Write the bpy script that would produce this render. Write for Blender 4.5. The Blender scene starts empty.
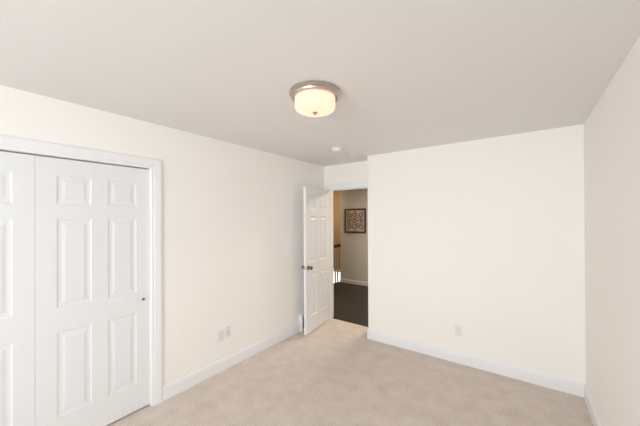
import bpy, bmesh, math, random
from mathutils import Vector, Matrix

C = bpy.context.scene.collection
S = bpy.context.scene
PI = math.pi
random.seed(4)

# ------------------------------------------------------------------ camera
cam_d = bpy.data.cameras.new('camera')
cam = bpy.data.objects.new('camera', cam_d)
C.objects.link(cam)
F = Vector((-0.58805726, 0.80881116, 0.00362785))
R = Vector((0.80879654, 0.58806844, -0.00486416))
U = Vector((0.00606761, -0.00007379, 0.99998159))
cam.matrix_world = Matrix(((R.x, U.x, -F.x, 0), (R.y, U.y, -F.y, 0), (R.z, U.z, -F.z, 1.61), (0, 0, 0, 1)))
cam_d.sensor_fit = 'HORIZONTAL'
cam_d.sensor_width = 36.0
cam_d.lens = 281.27 / 640 * 36
cam_d.shift_y = 4.1 / 640
cam_d.clip_start = 0.02
S.camera = cam

# ------------------------------------------------------------------ world, daylight, exposure
S.view_settings.view_transform = 'Standard'
S.view_settings.look = 'None'
S.view_settings.gamma = 1.0
S.view_settings.use_curve_mapping = False
S.view_settings.exposure = 0.0
S.cycles.diffuse_bounces = 12
S.cycles.max_bounces = 14

w = bpy.data.worlds.new('world')
S.world = w
w.use_nodes = True
bg = w.node_tree.nodes['Background']
bg.inputs[0].default_value = (0.75, 0.87, 1.0, 1)
bg.inputs[1].default_value = 1.2


def area(name, loc, direction, sx, sy, power, col, spread=PI):
    l = bpy.data.lights.new(name, 'AREA')
    l.shape = 'RECTANGLE'
    l.size, l.size_y, l.energy, l.color = sx, sy, power, col
    l.spread = spread
    o = bpy.data.objects.new(name, l)
    o.location = loc
    o.rotation_euler = Vector(direction).to_track_quat('-Z', 'Y').to_euler()
    C.objects.link(o)
    return o


# daylight entering by the bedroom window behind the photographer, and warm fixtureless lamps added to brighten hall and stairwell
area('daylight_window', (-0.75, -2.54, 1.50), (-0.13, 1, -0.20), 1.8, 1.4, 86, (0.885, 0.95, 0.985), math.radians(142))
area('stairwell_fill', (-4.45, 5.9, 2.40), (0, 0.3, -1), 0.5, 0.5, 22, (1.0, 0.78, 0.55))
area('hall_fill', (-1.7, 5.0, 2.42), (0, 0, -1), 0.5, 0.5, 45, (1.0, 0.88, 0.73))


# ------------------------------------------------------------------ materials
def mat(name, col, rough=0.5, metal=0.0, spec=0.5, emit=None, es=0.0):
    m = bpy.data.materials.new(name)
    m.use_nodes = True
    b = m.node_tree.nodes['Principled BSDF']
    b.inputs['Base Color'].default_value = (*col, 1)
    b.inputs['Roughness'].default_value = rough
    b.inputs['Metallic'].default_value = metal
    b.inputs['Specular IOR Level'].default_value = spec
    if emit:
        b.inputs['Emission Color'].default_value = (*emit, 1)
        b.inputs['Emission Strength'].default_value = es
    return m


def nz(m, scale, dist, strength, detail=4.0, cvar=None, stretch=None):
    """bump (and optional colour variation between two tones) from object-space noise"""
    nt = m.node_tree
    b = nt.nodes['Principled BSDF']
    tc = nt.nodes.new('ShaderNodeTexCoord')
    mp = nt.nodes.new('ShaderNodeMapping')
    if stretch:
        mp.inputs['Scale'].default_value = stretch
    n = nt.nodes.new('ShaderNodeTexNoise')
    n.inputs['Scale'].default_value = scale
    n.inputs['Detail'].default_value = detail
    nt.links.new(tc.outputs['Object'], mp.inputs[0])
    nt.links.new(mp.outputs[0], n.inputs['Vector'])
    bp = nt.nodes.new('ShaderNodeBump')
    bp.inputs['Strength'].default_value = strength
    bp.inputs['Distance'].default_value = dist
    nt.links.new(n.outputs[0], bp.inputs['Height'])
    nt.links.new(bp.outputs[0], b.inputs['Normal'])
    if cvar:
        r = nt.nodes.new('ShaderNodeValToRGB')
        r.color_ramp.elements[0].position = 0.3
        r.color_ramp.elements[1].position = 0.7
        r.color_ramp.elements[0].color = (*cvar[0], 1)
        r.color_ramp.elements[1].color = (*cvar[1], 1)
        nt.links.new(n.outputs[0], r.inputs[0])
        nt.links.new(r.outputs[0], b.inputs['Base Color'])
    return m


WALL = nz(mat('wall_paint', (0.90, 0.882, 0.857), 0.65, spec=0.25), 220, 0.002, 0.06)
CEIL = nz(mat('ceiling_paint', (0.775, 0.762, 0.75), 0.85, spec=0.1), 180, 0.002, 0.08)
TRIM = mat('white_trim_paint', (0.83, 0.84, 0.855), 0.38, spec=0.4)
DOORP = nz(mat('white_door_paint', (0.78, 0.79, 0.805), 0.42, spec=0.4), 60, 0.001, 0.05, stretch=(6, 6, 0.6))
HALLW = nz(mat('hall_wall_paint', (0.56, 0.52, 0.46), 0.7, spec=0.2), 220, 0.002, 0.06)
TANW = nz(mat('stairwell_tan_paint', (0.42, 0.31, 0.20), 0.7, spec=0.2), 220, 0.002, 0.06)
PLATE = mat('white_plastic', (0.80, 0.79, 0.80), 0.35)
PLATED = mat('plastic_insert', (0.78, 0.77, 0.78), 0.4)
DARK = mat('dark_slot', (0.40, 0.40, 0.40), 0.6)
NICKEL = nz(mat('brushed_nickel', (0.54, 0.49, 0.44), 0.34, metal=1.0), 40, 0.001, 0.04, stretch=(1, 1, 30))
KNOBM = mat('satin_nickel_knob', (0.20, 0.175, 0.155), 0.32, metal=1.0)
GLOW = mat('lit_opal_glass', (0.28, 0.26, 0.22), 0.35, emit=(1.0, 0.49, 0.335), es=1.48)
ESP = mat('dark_espresso_wood', (0.035, 0.018, 0.010), 0.4)
BRONZE = nz(mat('dark_bronze_frame', (0.045, 0.028, 0.018), 0.5), 60, 0.001, 0.2)
SCROLL = mat('brown_scrollwork', (0.17, 0.11, 0.07), 0.55)
BACKB = nz(mat('aged_tan_panel', (0.40, 0.31, 0.225), 0.7), 14, 0.001, 0.1, cvar=((0.46, 0.36, 0.265), (0.62, 0.51, 0.39)))
BALM = mat('taupe_baluster_paint', (0.42, 0.34, 0.245), 0.5)
HALLT = mat('hall_trim_dimmed', (0.60, 0.57, 0.53), 0.45)  # white baseboard, the hall's dimness put into its colour
VENTB = mat('grey_vent_interior', (0.22, 0.23, 0.25), 0.6)
GLASSW = mat('bright_daylit_pane', (0.9, 0.9, 0.9), 0.3, emit=(1.0, 0.98, 0.94), es=1.5)

CARPET = mat('beige_carpet', (0.42, 0.34, 0.28), 0.95, spec=0.05)
nt = CARPET.node_tree
b = nt.nodes['Principled BSDF']
tc = nt.nodes.new('ShaderNodeTexCoord')
n1 = nt.nodes.new('ShaderNodeTexNoise'); n1.inputs['Scale'].default_value = 95; n1.inputs['Detail'].default_value = 6
n2 = nt.nodes.new('ShaderNodeTexNoise'); n2.inputs['Scale'].default_value = 7; n2.inputs['Detail'].default_value = 5
n3 = nt.nodes.new('ShaderNodeTexVoronoi'); n3.inputs['Scale'].default_value = 260
for n in (n1, n2, n3):
    nt.links.new(tc.outputs['Object'], n.inputs['Vector'])
ad = nt.nodes.new('ShaderNodeMath'); ad.operation = 'MULTIPLY_ADD'
ad.inputs[1].default_value = 0.72
nt.links.new(n1.outputs[0], ad.inputs[0])
ml = nt.nodes.new('ShaderNodeMath'); ml.operation = 'MULTIPLY'; ml.inputs[1].default_value = 0.28
nt.links.new(n2.outputs[0], ml.inputs[0]); nt.links.new(ml.outputs[0], ad.inputs[2])
rp = nt.nodes.new('ShaderNodeValToRGB')
rp.color_ramp.elements[0].position = 0.38; rp.color_ramp.elements[0].color = (0.62, 0.53, 0.47, 1)
rp.color_ramp.elements[1].position = 0.62; rp.color_ramp.elements[1].color = (0.82, 0.735, 0.67, 1)
nt.links.new(ad.outputs[0], rp.inputs[0]); nt.links.new(rp.outputs[0], b.inputs['Base Color'])
bp = nt.nodes.new('ShaderNodeBump'); bp.inputs['Strength'].default_value = 0.6; bp.inputs['Distance'].default_value = 0.008
nt.links.new(n3.outputs[0], bp.inputs['Height']); nt.links.new(bp.outputs[0], b.inputs['Normal'])

WOODF = mat('dark_wood_floor', (0.04, 0.026, 0.018), 0.45)
nt = WOODF.node_tree
b = nt.nodes['Principled BSDF']
tc = nt.nodes.new('ShaderNodeTexCoord')
br = nt.nodes.new('ShaderNodeTexBrick')
br.inputs['Scale'].default_value = 1.0
br.inputs['Color1'].default_value = (0.026, 0.018, 0.014, 1)
br.inputs['Color2'].default_value = (0.019, 0.013, 0.010, 1)
br.inputs['Mortar'].default_value = (0.012, 0.008, 0.005, 1)
br.inputs['Mortar Size'].default_value = 0.004
br.inputs['Brick Width'].default_value = 0.9
br.inputs['Row Height'].default_value = 0.083
nt.links.new(tc.outputs['Object'], br.inputs['Vector'])
nt.links.new(br.outputs[0], b.inputs['Base Color'])

GLASS = bpy.data.materials.new('window_glass')
GLASS.use_nodes = True
nt = GLASS.node_tree
nt.nodes.clear()
o_ = nt.nodes.new('ShaderNodeOutputMaterial')
mx = nt.nodes.new('ShaderNodeMixShader'); mx.inputs[0].default_value = 0.06
t_ = nt.nodes.new('ShaderNodeBsdfTransparent'); g_ = nt.nodes.new('ShaderNodeBsdfGlossy')
g_.inputs['Roughness'].default_value = 0.02
nt.links.new(t_.outputs[0], mx.inputs[1]); nt.links.new(g_.outputs[0], mx.inputs[2]); nt.links.new(mx.outputs[0], o_.inputs[0])


# ------------------------------------------------------------------ mesh helpers
def box(bm, lo, hi, M=None):
    x0, y0, z0 = lo
    x1, y1, z1 = hi
    v = [bm.verts.new(p) for p in ((x0, y0, z0), (x1, y0, z0), (x1, y1, z0), (x0, y1, z0),
                                   (x0, y0, z1), (x1, y0, z1), (x1, y1, z1), (x0, y1, z1))]
    for f in ((0, 3, 2, 1), (4, 5, 6, 7), (0, 1, 5, 4), (1, 2, 6, 5), (2, 3, 7, 6), (3, 0, 4, 7)):
        bm.faces.new([v[i] for i in f])
    if M:
        bmesh.ops.transform(bm, matrix=M, verts=v)
    return v


def rbox(lo, hi, bev=0.003, seg=2):
    bm = bmesh.new()
    box(bm, lo, hi)
    bmesh.ops.bevel(bm, geom=bm.edges[:], offset=bev, segments=seg, profile=0.5, affect='EDGES')
    return bm


def lathe(bm, prof, n=48, M=None):
    """prof: (radius, z) list turned round Z; a radius of 0 closes to a point"""
    rings = []
    allv = []
    for r, z in prof:
        if r < 1e-6:
            ring = [bm.verts.new((0, 0, z))]
        else:
            ring = [bm.verts.new((r * math.cos(2 * PI * k / n), r * math.sin(2 * PI * k / n), z)) for k in range(n)]
        rings.append(ring)
        allv += ring
    for a, c in zip(rings, rings[1:]):
        for k in range(n):
            q = (k + 1) % n
            if len(a) == 1 and len(c) == 1:
                continue
            if len(a) == 1:
                bm.faces.new((a[0], c[k], c[q]))
            elif len(c) == 1:
                bm.faces.new((a[k], c[0], a[q]))
            else:
                bm.faces.new((a[k], c[k], c[q], a[q]))
    if M:
        bmesh.ops.transform(bm, matrix=M, verts=allv)


def tube(bm, pts, r, n=8):
    pts = [Vector(p) for p in pts]
    rings = []
    for i, p in enumerate(pts):
        d = (pts[min(i + 1, len(pts) - 1)] - pts[max(i - 1, 0)]).normalized()
        up = Vector((0, 0, 1)) if abs(d.z) < 0.9 else Vector((1, 0, 0))
        if abs(d.y) < 0.3:
            up = Vector((0, 1, 0))
        a = d.cross(up).normalized()
        c = d.cross(a)
        rings.append([bm.verts.new(p + r * (math.cos(2 * PI * k / n) * a + math.sin(2 * PI * k / n) * c)) for k in range(n)])
    for a, c in zip(rings, rings[1:]):
        for k in range(n):
            bm.faces.new((a[k], a[(k + 1) % n], c[(k + 1) % n], c[k]))
    bm.faces.new(rings[0][::-1])
    bm.faces.new(rings[-1])


def obj(name, bm, m, parent=None, smooth=False, M=None):
    if M:
        bmesh.ops.transform(bm, matrix=M, verts=bm.verts[:])
    bmesh.ops.recalc_face_normals(bm, faces=bm.faces[:])
    me = bpy.data.meshes.new(name)
    bm.to_mesh(me)
    bm.free()
    me.materials.append(m)
    if smooth:
        for p in me.polygons:
            p.use_smooth = True
        me.set_sharp_from_angle(angle=math.radians(35))
    o = bpy.data.objects.new(name, me)
    C.objects.link(o)
    if parent:
        o.parent = parent
    return o


def struct(name, bm, m, parent=None, **k):
    o = obj(name, bm, m, parent, **k)
    if not parent:
        o['kind'] = 'structure'
    return o


def thing(name, label, cat, loc, rot=(0, 0, 0), group=None):
    o = bpy.data.objects.new(name, None)
    o.empty_display_size = 0.1
    C.objects.link(o)
    o.location = loc
    o.rotation_euler = rot
    o['label'], o['category'] = label, cat
    if group:
        o['group'] = group
    return o


def boxes(*bl):
    bm = bmesh.new()
    for lo, hi in bl:
        box(bm, lo, hi)
    return bm


def sweep(prof, path, outs, depth_dir):
    """sweep a (w, d) profile along path points; w along outs[i] (mitre vectors), d along depth_dir"""
    bm = bmesh.new()
    D = Vector(depth_dir)
    rows = []
    for p, o in zip(path, outs):
        rows.append([bm.verts.new(Vector(p) + Vector(o) * wd + D * d) for wd, d in prof])
    k = len(prof)
    for a, c in zip(rows, rows[1:]):
        for i in range(k):
            bm.faces.new((a[i], a[(i + 1) % k], c[(i + 1) % k], c[i]))
    bm.faces.new(rows[0])
    bm.faces.new(rows[-1][::-1])
    return bm


# ------------------------------------------------------------------ dimensions
H = 2.44
XL, XR = -2.605, 0.433          # left and right wall
YB, YA, YN = 3.422, 3.71, -2.4   # back wall, door wall in the recess, wall behind the photographer
XC = -1.697                      # outer corner of the recess
T = 0.12
YH = 6.03                        # far wall of the hall
XS = -3.76                       # hall corner beside the stairwell
HX1 = -0.6                       # hall end to the right
DL, DR, DT = -2.518, -1.790, 2.056    # doorway
CL, CR, CT = -0.312, 1.103, 2.045     # closet opening along y

# ------------------------------------------------------------------ structure
struct('floor', boxes(((XL - T, YN - T, -0.06), (XR + T, YB, 0)), ((XL - T, YB, -0.06), (XC + 0.06, YA + 0.06, 0)),
                      ((XL - 0.75, CL - 0.2, -0.06), (XL - T, CR + 0.2, 0))), CARPET)
struct('ceiling', boxes(((XL - T, YN - T, H), (XR + T, YB, H + 0.1)), ((XL - T, YB, H), (XC + 0.06, YA, H + 0.1))), CEIL)
# left wall with the closet opening
struct('wall_left', boxes(((XL - T, YN - T, 0), (XL, CL, H)), ((XL - T, CL, CT), (XL, CR, H)), ((XL - T, CR, 0), (XL, YA, H))), WALL)
struct('wall_right', boxes(((XR, YN - T, 0), (XR + T, YB + T, H))), WALL)
struct('wall_back', boxes(((XC, YB, 0), (XR, YB + T, H)), ((XC, YB + T, 0), (XC + T, YA + T, H))), WALL)
struct('wall_recess', boxes(((XL - T, YA, 0), (DL - 0.02, YA + T, H)), ((DL - 0.02, YA, DT + 0.02), (DR + 0.02, YA + T, H)),
                            ((DR + 0.02, YA, 0), (XC, YA + T, H))), WALL)
struct('wall_near', boxes(((XL, YN - T, 0), (-1.65, YN, H)), ((0.15, YN - T, 0), (XR, YN, H)),
                          ((-1.65, YN - T, 0), (0.15, YN, 0.85)), ((-1.65, YN - T, 2.15), (0.15, YN, H))), WALL)
# closet inside
struct('wall_closet', boxes(((XL - 0.78, CL - 0.2, 0), (XL - 0.75, CR + 0.2, H)), ((XL - 0.75, CL - 0.23, 0), (XL - T, CL - 0.2, H)),
                            ((XL - 0.75, CR + 0.2, 0), (XL - T, CR + 0.23, H)), ((XL - 0.75, CL - 0.2, H), (XL - T, CR + 0.2, H + 0.05))), WALL)

# hall and stairwell beyond the doorway
struct('floor_hall', boxes(((XS - 0.06, YA + 0.06, -0.25), (HX1, YH, 0))), WOODF)
struct('ceiling_hall', boxes(((-5.1, YA + T, H), (HX1 + T, 7.1, H + 0.1))), HALLW)
struct('wall_hall_far', boxes(((XS, YH, -2.6), (HX1, 7.0, H))), HALLW)
struct('wall_hall_right', boxes(((HX1, YB + T, -0.25), (HX1 + T, YH, H))), HALLW)
struct('wall_hall_near', boxes(((-5.0, YA, -2.6), (XL - T, YA + T, H)), ((XC + T, YB + T, 0), (HX1, YB + 2 * T, H))), HALLW)
struct('wall_stairwell_left', boxes(((-5.1, YA, -2.6), (-5.0, 7.1, H))), TANW)
struct('wall_stairwell_far', boxes(((-5.0, 7.0, -2.6), (-4.75, 7.1, H)), ((-3.95, 7.0, -2.6), (XS, 7.1, H)),
                                   ((-4.75, 7.0, 0.03), (-3.95, 7.1, H)), ((-4.75, 7.0, -2.6), (-3.95, 7.1, -1.3))), TANW)
struct('floor_stairwell', boxes(((-5.0, YA + T, -2.7), (XS, 7.0, -2.6))), WOODF)
struct('wall_stairwell_right', boxes(((XS - 0.06, YA + T, -2.6), (XS, YH, -0.25))), HALLW)
wn = struct('window_2', boxes(((-4.75, 7.05, -1.3), (-3.95, 7.06, 0.03))), GLASSW)
obj('window_frame', boxes(((-4.80, 6.975, 0.03), (-3.90, 7.0, 0.10)), ((-4.80, 6.975, -1.37), (-3.90, 7.0, -1.3)),
                          ((-4.80, 6.975, -1.3), (-4.75, 7.0, 0.03)), ((-3.95, 6.975, -1.3), (-3.90, 7.0, 0.03))), TRIM, wn)


# the bedroom window behind the photographer
def window(name, lo, hi, axis):
    """frame in the wall opening lo..hi; axis 'y' for a wall across y, 'x' for one across x"""
    bm = bmesh.new()
    f = 0.05
    (a0, z0), (a1, z1) = lo, hi
    q0, q1 = (YN - 0.09, YN - 0.04) if axis == 'y' else (XR + 0.04, XR + 0.09)

    def bb(b_, s0, t0, s1, t1, p0=q0, p1=q1):
        if axis == 'y':
            box(b_, (s0, p0, t0), (s1, p1, t1))
        else:
            box(b_, (p0, s0, t0), (p1, s1, t1))
    bb(bm, a0, z0, a1, z0 + f); bb(bm, a0, z1 - f, a1, z1)
    bb(bm, a0, z0 + f, a0 + f, z1 - f); bb(bm, a1 - f, z0 + f, a1, z1 - f)
    zm = (z0 + z1) / 2
    bb(bm, a0 + f, zm - 0.02, a1 - f, zm + 0.02)
    if axis == 'y':
        am = (a0 + a1) / 2
        bb(bm, am - 0.03, z0 + f, am + 0.03, zm - 0.02); bb(bm, am - 0.03, zm + 0.02, am + 0.03, z1 - f)
    o = struct(name, bm, TRIM)
    g = bmesh.new()
    m_ = (q0 + q1) / 2
    bb(g, a0 + f, z0 + f, a1 - f, z1 - f, m_ - 0.002, m_ + 0.002)
    obj('window_pane', g, GLASS, o)
    s_ = bmesh.new()
    if axis == 'y':
        box(s_, (a0 - 0.06, YN, z0 - 0.03), (a1 + 0.06, YN + 0.06, z0))
    else:
        box(s_, (XR - 0.06, a0 - 0.06, z0 - 0.03), (XR, a1 + 0.06, z0))
    obj('window_sill', s_, TRIM, o)


window('window_1', (-1.65, 0.85), (0.15, 2.15), 'y')

# baseboards: profile swept along the wall
BASE = [(0, 0), (0, 0.014), (0.092, 0.014), (0.104, 0.011), (0.112, 0.0105), (0.122, 0.005), (0.124, 0)]


def baseboard(name, runs, m=TRIM, k=1.0):
    bm = bmesh.new()
    for p0, p1, d in runs:
        b2 = sweep([(a * k, c) for a, c in BASE], [p0, p1], [(0, 0, 1)] * 2, d)
        me = bpy.data.meshes.new('t')
        b2.to_mesh(me); b2.free()
        bm.from_mesh(me)
        bpy.data.meshes.remove(me)
    return struct(name, bm, m)


CW = 0.086                       # casing width
baseboard('baseboard_left', [((XL, CR + CW, 0), (XL, 3.065, 0), (1, 0, 0)), ((XL, 3.375, 0), (XL, YA, 0), (1, 0, 0))])
baseboard('baseboard_back', [((XC - 0.014, YB, 0), (XR, YB, 0), (0, -1, 0)), ((XC, YB, 0), (XC, YA - 0.021, 0), (-1, 0, 0))])
baseboard('baseboard_right', [((XR, YN, 0), (XR, YB - 0.014, 0), (-1, 0, 0))])
baseboard('baseboard_hall', [((XS, YH, 0), (HX1, YH, 0), (0, -1, 0))], HALLT, 0.72)

# door casings: a moulded profile with mitred corners
CASE = [(0, 0), (0, 0.010), (0.006, 0.013), (0.020, 0.012), (0.026, 0.016), (0.060, 0.019), (0.070, 0.020), (0.082, 0.018), (CW, 0.013), (CW, 0)]
struct('trim_1', sweep(CASE, [(XL, CL, 0), (XL, CL, CT), (XL, CR, CT), (XL, CR, 0)],
                       [(0, -1, 0), (0, -1, 1), (0, 1, 1), (0, 1, 0)], (1, 0, 0)), TRIM)
struct('trim_2', sweep(CASE, [(DL, YA, 0), (DL, YA, DT), (DR, YA, DT), (DR, YA, 0)],
                       [(-1, 0, 0), (-1, 0, 1), (1, 0, 1), (1, 0, 0)], (0, -1, 0)), TRIM)
# door lining of the doorway with its stop bead
struct('trim_3', boxes(((DL - 0.02, YA, 0), (DL, YA + T, DT)), ((DR, YA, 0), (DR + 0.02, YA + T, DT)), ((DL - 0.02, YA, DT), (DR + 0.02, YA + T, DT + 0.02)),
                       ((DL, YA + 0.04, 0), (DL + 0.010, YA + 0.075, DT)), ((DL + 0.010, YA + 0.04, DT - 0.010), (DR, YA + 0.075, DT))), TRIM)


# ------------------------------------------------------------------ six-panel doors
def door_mesh(W, z0, z1, T_, cols, rows, deep=1.0):
    """slab in local space: u = 0..W along X, face with panels at y=0 looking to -Y, back at y=T_ (panels on both faces)"""
    bm = bmesh.new()
    us = [0.0] + [c for p in cols for c in p] + [W]
    zs = [z0] + [r for p in rows for r in p] + [z1]
    prof = [(0.0, 0.0), (0.007, 0.0040), (0.020, 0.0052), (0.028, 0.0048), (0.046, 0.0008)]
    for side in (0, 1):
        Y = (lambda d: d) if side == 0 else (lambda d: T_ - d)
        for i in range(len(us) - 1):
            for j in range(len(zs) - 1):
                a0, a1, b0, b1 = us[i], us[i + 1], zs[j], zs[j + 1]
                if i % 2 == 1 and j % 2 == 1:
                    prev = None
                    for ins, d in prof:
                        r = [bm.verts.new((x, Y(d * deep), z)) for x, z in ((a0 + ins, b0 + ins), (a1 - ins, b0 + ins), (a1 - ins, b1 - ins), (a0 + ins, b1 - ins))]
                        if prev:
                            for k in range(4):
                                bm.faces.new((prev[k], prev[(k + 1) % 4], r[(k + 1) % 4], r[k]))
                        prev = r
                    bm.faces.new(prev)
                else:
                    bm.faces.new([bm.verts.new((x, Y(0), z)) for x, z in ((a0, b0), (a1, b0), (a1, b1), (a0, b1))])
    bmesh.ops.remove_doubles(bm, verts=bm.verts[:], dist=1e-5)
    e = [x for x in bm.edges if x.is_boundary]
    bmesh.ops.bridge_loops(bm, edges=e)
    return bm


ROWS = [(0.233, 0.828), (0.993, 1.614), (1.714, 1.916)]
# closet doors: local X runs along +Y of the room, face looks to +X
MC = Matrix(((0, -1, 0, XL - 0.022), (1, 0, 0, 0), (0, 0, 1, 0), (0, 0, 0, 1)))
CWID = 0.703
for nm, y0 in (('door_1', 0.3978), ('door_2', 0.3964 - CWID)):
    d_ = struct(nm, door_mesh(CWID, 0.014, 2.036, 0.034, [(0.107, 0.301), (0.404, 0.602)], ROWS), DOORP,
                M=Matrix.Translation((0, y0, 0)) @ MC)
    k_ = bmesh.new()
    yk = (1.048 if nm == 'door_1' else 0.3964 - CWID + 0.045)
    lathe(k_, [(0.0, 0.0), (0.007, 0.0), (0.006, 0.006), (0.0095, 0.011), (0.010, 0.016), (0.007, 0.020), (0.0, 0.021)], 20,
          Matrix.Translation((XL - 0.022, yk, 0.930)) @ Matrix.Rotation(PI / 2, 4, 'Y'))
    kb = obj('finger_pull', k_, KNOBM, d_, smooth=True)
    kb['label'] = 'small dark metal pull'

# bedroom door, standing open almost at right angles
ang = math.radians(8.0)
ux, uy = math.sin(ang), -math.cos(ang)     # from hinge to free edge
MD = Matrix(((ux, uy, 0, -2.512), (uy, -ux, 0, 3.690), (0, 0, 1, 0), (0, 0, 0, 1)))
DW = 0.708
door3 = struct('door_3', door_mesh(DW, 0.012, 2.042, 0.035, [(0.105, 0.300), (0.408, 0.603)], [(0.233, 0.828), (0.993, 1.634), (1.736, 1.942)], 2.0), TRIM, M=MD)
for side in (-1, 1):
    k_ = bmesh.new()
    Mk = MD @ Matrix.Translation((DW - 0.062, 0.0 if side < 0 else 0.035, 0.925)) @ Matrix.Rotation(PI / 2 * (1 if side < 0 else -1), 4, 'X')
    lathe(k_, [(0.0, 0.0), (0.032, 0.0), (0.032, 0.004), (0.028, 0.008), (0.012, 0.011), (0.011, 0.026), (0.016, 0.031), (0.0255, 0.037),
               (0.0285, 0.046), (0.027, 0.055), (0.020, 0.061), (0.0, 0.063)], 28, Mk)
    kb = obj('door_knob', k_, KNOBM, door3, smooth=True)
    kb['label'] = 'dark satin metal knob'
l_ = bmesh.new()
box(l_, (DW, 0.006, 0.90), (DW + 0.0015, 0.029, 0.955), MD)
obj('latch_plate', l_, NICKEL, door3)
for z in (0.25, 1.03, 1.80):
    h_ = bmesh.new()
    lathe(h_, [(0, z - 0.045), (0.006, z - 0.045), (0.006, z + 0.045), (0, z + 0.045)], 12, MD @ Matrix.Translation((-0.004, 0.040, 0)))
    box(h_, (-0.0015, 0.004, z - 0.045), (0.0, 0.036, z + 0.045), MD)
    obj('hinge', h_, NICKEL, door3, smooth=True)

# ------------------------------------------------------------------ ceiling light
LX, LY = -1.114, 1.483
L = thing('ceiling_light', 'round flush ceiling light with brushed nickel rim and lit opal glass drum', 'ceiling light', (LX, LY, H))
b_ = bmesh.new()
lathe(b_, [(0, 0), (0.158, 0), (0.166, -0.003), (0.168, -0.008), (0.167, -0.020), (0.161, -0.023), (0.158, -0.026), (0.160, -0.030), (0.157, -0.038),
           (0.151, -0.042), (0.137, -0.042), (0.135, -0.040), (0.0, -0.039)], 64)
o = obj('metal_rim', b_, NICKEL, L, smooth=True)
b_ = bmesh.new()
lathe(b_, [(0.1320, -0.0405), (0.1330, -0.060), (0.1335, -0.082), (0.1320, -0.100), (0.126, -0.113), (0.112, -0.122), (0.086, -0.128),
           (0.045, -0.131), (0.0, -0.132)], 64)
obj('glass_shade', b_, GLOW, L, smooth=True)['label'] = 'glowing cream glass drum'
b_ = bmesh.new()
lathe(b_, [(0, -0.131), (0.017, -0.131), (0.018, -0.135), (0.012, -0.138), (0.010, -0.141), (0.0115, -0.143), (0.009, -0.146), (0, -0.147)], 24)
obj('finial', b_, NICKEL, L, smooth=True)

# ------------------------------------------------------------------ smoke detector
SD = thing('smoke_detector', 'small round white smoke detector on the ceiling near the doorway', 'smoke detector', (-1.797, 2.831, H))
b_ = bmesh.new()
lathe(b_, [(0, 0), (0.066, 0), (0.067, -0.006), (0.063, -0.009), (0, -0.009)], 40)
obj('mounting_plate', b_, PLATE, SD, smooth=True)
b_ = bmesh.new()
lathe(b_, [(0, -0.009), (0.058, -0.009), (0.058, -0.013), (0.054, -0.014), (0.054, -0.019), (0.058, -0.020), (0.056, -0.030), (0.046, -0.037), (0.02, -0.039), (0, -0.039)], 40)
obj('housing', b_, PLATE, SD, smooth=True)
b_ = bmesh.new()
lathe(b_, [(0, -0.039), (0.011, -0.039), (0.010, -0.0415), (0, -0.042)], 20)
obj('test_button', b_, PLATED, SD, smooth=True)


# ------------------------------------------------------------------ wall plates: local X across, Z up, face to -Y
def screw(parent, x, z, y):
    s_ = bmesh.new()
    lathe(s_, [(0, 0), (0.0032, 0), (0.0026, 0.0012), (0, 0.0014)], 12, Matrix.Translation((x, y, z)) @ Matrix.Rotation(PI / 2, 4, 'X'))
    obj('screw', s_, PLATE, parent, smooth=True)


def duplex(label, loc, rz):
    t = thing('electrical_outlet', label, 'outlet', loc, (0, 0, rz))
    obj('cover_plate', rbox((-0.035, -0.006, -0.0575), (0.035, 0, 0.0575), 0.0025), PLATE, t)
    for s in (-1, 1):
        r_ = bmesh.new()
        lathe(r_, [(0, 0), (0.0172, 0), (0.0165, 0.0022), (0, 0.0024)], 24,
              Matrix.Translation((0, -0.006, s * 0.0195)) @ Matrix.Rotation(PI / 2, 4, 'X') @ Matrix.Diagonal((1, 0.83, 1, 1)))
        rec = obj('receptacle', r_, PLATED, t, smooth=True)
        obj('slots', boxes(((-0.0075, -0.0089, s * 0.0195 - 0.001), (-0.0055, -0.0082, s * 0.0195 + 0.008)),
                           ((0.0055, -0.0089, s * 0.0195 - 0.001), (0.0075, -0.0082, s * 0.0195 + 0.007)),
                           ((-0.002, -0.0089, s * 0.0195 - 0.010), (0.002, -0.0082, s * 0.0195 - 0.006))), DARK, rec)
    screw(t, 0, 0, -0.006)
    return t


duplex('white duplex outlet low on the plain wall right of the doorway', (-0.600, YB, 0.358), 0)
duplex('white outlet plate low on the closet wall, the lower one of two, nearer the closet', (XL, 1.788, 0.372), PI / 2)
t = thing('media_plate', 'white cable plate low on the closet wall, slightly higher and nearer the open door', 'wall plate', (XL, 1.876, 0.384), (0, 0, PI / 2))
obj('cover_plate', rbox((-0.035, -0.006, -0.0575), (0.035, 0, 0.0575), 0.0025), PLATE, t)
ins = obj('insert', rbox((-0.0168, -0.0085, -0.0335), (0.0168, -0.006, 0.0335), 0.001), PLATED, t)
for s in (-1, 1):
    j_ = bmesh.new()
    lathe(j_, [(0, 0), (0.0055, 0), (0.0055, 0.006), (0.0038, 0.006), (0.0038, 0.003), (0, 0.003)], 16,
          Matrix.Translation((0, -0.0085, s * 0.014)) @ Matrix.Rotation(PI / 2, 4, 'X'))
    obj('jack', j_, NICKEL, ins, smooth=True)
for s in (-1, 1):
    screw(t, 0, s * 0.0485, -0.006)

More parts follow.
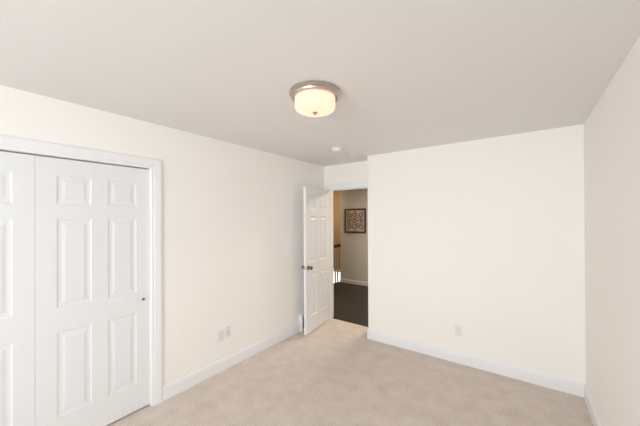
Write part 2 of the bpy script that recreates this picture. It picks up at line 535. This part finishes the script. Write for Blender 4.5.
# ------------------------------------------------------------------ baseboard vent behind the open door
V = thing('wall_vent', 'white metal floor-level vent on the wall behind the open door', 'vent', (XL, 3.22, 0), (0, 0, PI / 2))
fr = bmesh.new()
box(fr, (-0.15, -0.050, 0.003), (-0.135, 0, 0.235))
box(fr, (0.135, -0.050, 0.003), (0.15, 0, 0.235))
box(fr, (-0.135, -0.050, 0.003), (0.135, 0, 0.025))
box(fr, (-0.135, -0.036, 0.205), (0.135, 0, 0.235))
obj('vent_housing', fr, TRIM, V)
obj('vent_back', boxes(((-0.135, -0.008, 0.025), (0.135, -0.004, 0.205))), VENTB, V)
lv = bmesh.new()
for k in range(9):
    z = 0.038 + k * 0.020
    box(lv, (-0.135, -0.009, -0.0012), (0.135, 0.009, 0.0012), Matrix.Translation((0, -0.036, z)) @ Matrix.Rotation(math.radians(-40), 4, 'X'))
obj('louvers', lv, TRIM, V)

# ------------------------------------------------------------------ hall: framed scrollwork panel on the far wall
A = thing('wall_art', 'square dark-framed tan wall panel with brown scrollwork hanging in the hall', 'wall art', (-3.325, YH, 1.545))
hw = 0.292
fr = sweep([(0, 0), (0, 0.030), (0.010, 0.034), (0.026, 0.030), (0.032, 0.022), (0.032, 0)],
           [(-hw + .032, 0, -hw + .032), (hw - .032, 0, -hw + .032), (hw - .032, 0, hw - .032), (-hw + .032, 0, hw - .032), (-hw + .032, 0, -hw + .032)],
           [(-1, 0, -1), (1, 0, -1), (1, 0, 1), (-1, 0, 1), (-1, 0, -1)], (0, -1, 0))
bmesh.ops.remove_doubles(fr, verts=fr.verts[:], dist=1e-5)
obj('frame', fr, BRONZE, A)
obj('panel', boxes(((-hw + .033, -0.012, -hw + .033), (hw - .033, -0.001, hw - .033))), BACKB, A)


def spiral(cx, cz, r0, r1, a0, turns, mir=1):
    n = 26
    return [(cx + mir * (r0 + (r1 - r0) * i / n) * math.cos(a0 + turns * 2 * PI * i / n), -0.019,
             cz + (r0 + (r1 - r0) * i / n) * math.sin(a0 + turns * 2 * PI * i / n)) for i in range(n + 1)]


sc = bmesh.new()
RT = 0.0078
for mir in (-1, 1):
    for zs in (-1, 1):
        tube(sc, [(x, y, zs * z) for x, y, z in spiral(mir * 0.155, 0.150, 0.020, 0.070, 0.4, 1.15, mir)], RT)
        tube(sc, [(x, y, zs * z) for x, y, z in spiral(mir * 0.175, 0.055, 0.012, 0.042, 2.2, -1.0, mir)], RT)
        tube(sc, [(mir * (0.03 + 0.10 * q), -0.019, zs * (0.045 + 0.13 * q * q)) for q in [i / 10 for i in range(11)]], RT)
    tube(sc, [(mir * 0.04, -0.019, 0.0), (mir * 0.11, -0.019, 0.012), (mir * 0.235, -0.019, 0.0)], RT)
for zc, r in ((0.0, 0.040), (0.155, 0.048), (-0.145, 0.055)):
    tube(sc, [(r * math.cos(2 * PI * k / 24), -0.019, zc + r * math.sin(2 * PI * k / 24)) for k in range(25)], RT + 0.002)
tube(sc, [(0, -0.019, 0.04), (0, -0.019, 0.107)], RT)
tube(sc, [(0, -0.019, -0.04), (0, -0.019, -0.09)], RT)
tube(sc, [(0, -0.019, 0.203), (0, -0.019, 0.245)], RT)
tube(sc, [(0, -0.019, -0.20), (0, -0.019, -0.245)], RT)
obj('scrollwork', sc, SCROLL, A, smooth=True)

# ------------------------------------------------------------------ stair railing at the hall's edge
RX = -3.79
RL = thing('stair_railing', 'stair railing with dark wood handrail and slim balusters at the far end of the hall', 'railing', (RX, 5.2, 0))
hr = bmesh.new()
b2 = sweep([(-0.030, -0.01), (-0.034, 0.020), (-0.028, 0.046), (0.0, 0.058), (0.028, 0.046), (0.034, 0.020), (0.030, -0.01)],
           [(0, -1.3, 0.895), (0, YH - 5.2 - 0.02, 0.895)], [(1, 0, 0)] * 2, (0, 0, 1))
obj('handrail', b2, ESP, RL, smooth=True)
obj('rosette', boxes(((-0.040, YH - 5.2 - 0.02, 0.878), (0.040, YH - 5.2, 0.960))), ESP, RL)
bal = None
k = 0
y = YH - 5.2 - 0.075
while y > -1.25:
    if bal is None:
        m_ = bmesh.new()
        lathe(m_, [(0, 0), (0.018, 0), (0.018, 0.10), (0.017, 0.12), (0.020, 0.20), (0.018, 0.45), (0.013, 0.75), (0.012, 0.897), (0, 0.897)], 10)
        bal = obj('baluster', m_, BALM, RL, smooth=True)
        bal.location.y = y
    else:
        c = bal.copy()
        C.objects.link(c)
        c.parent = RL
        c.location.y = y
    y -= 0.112
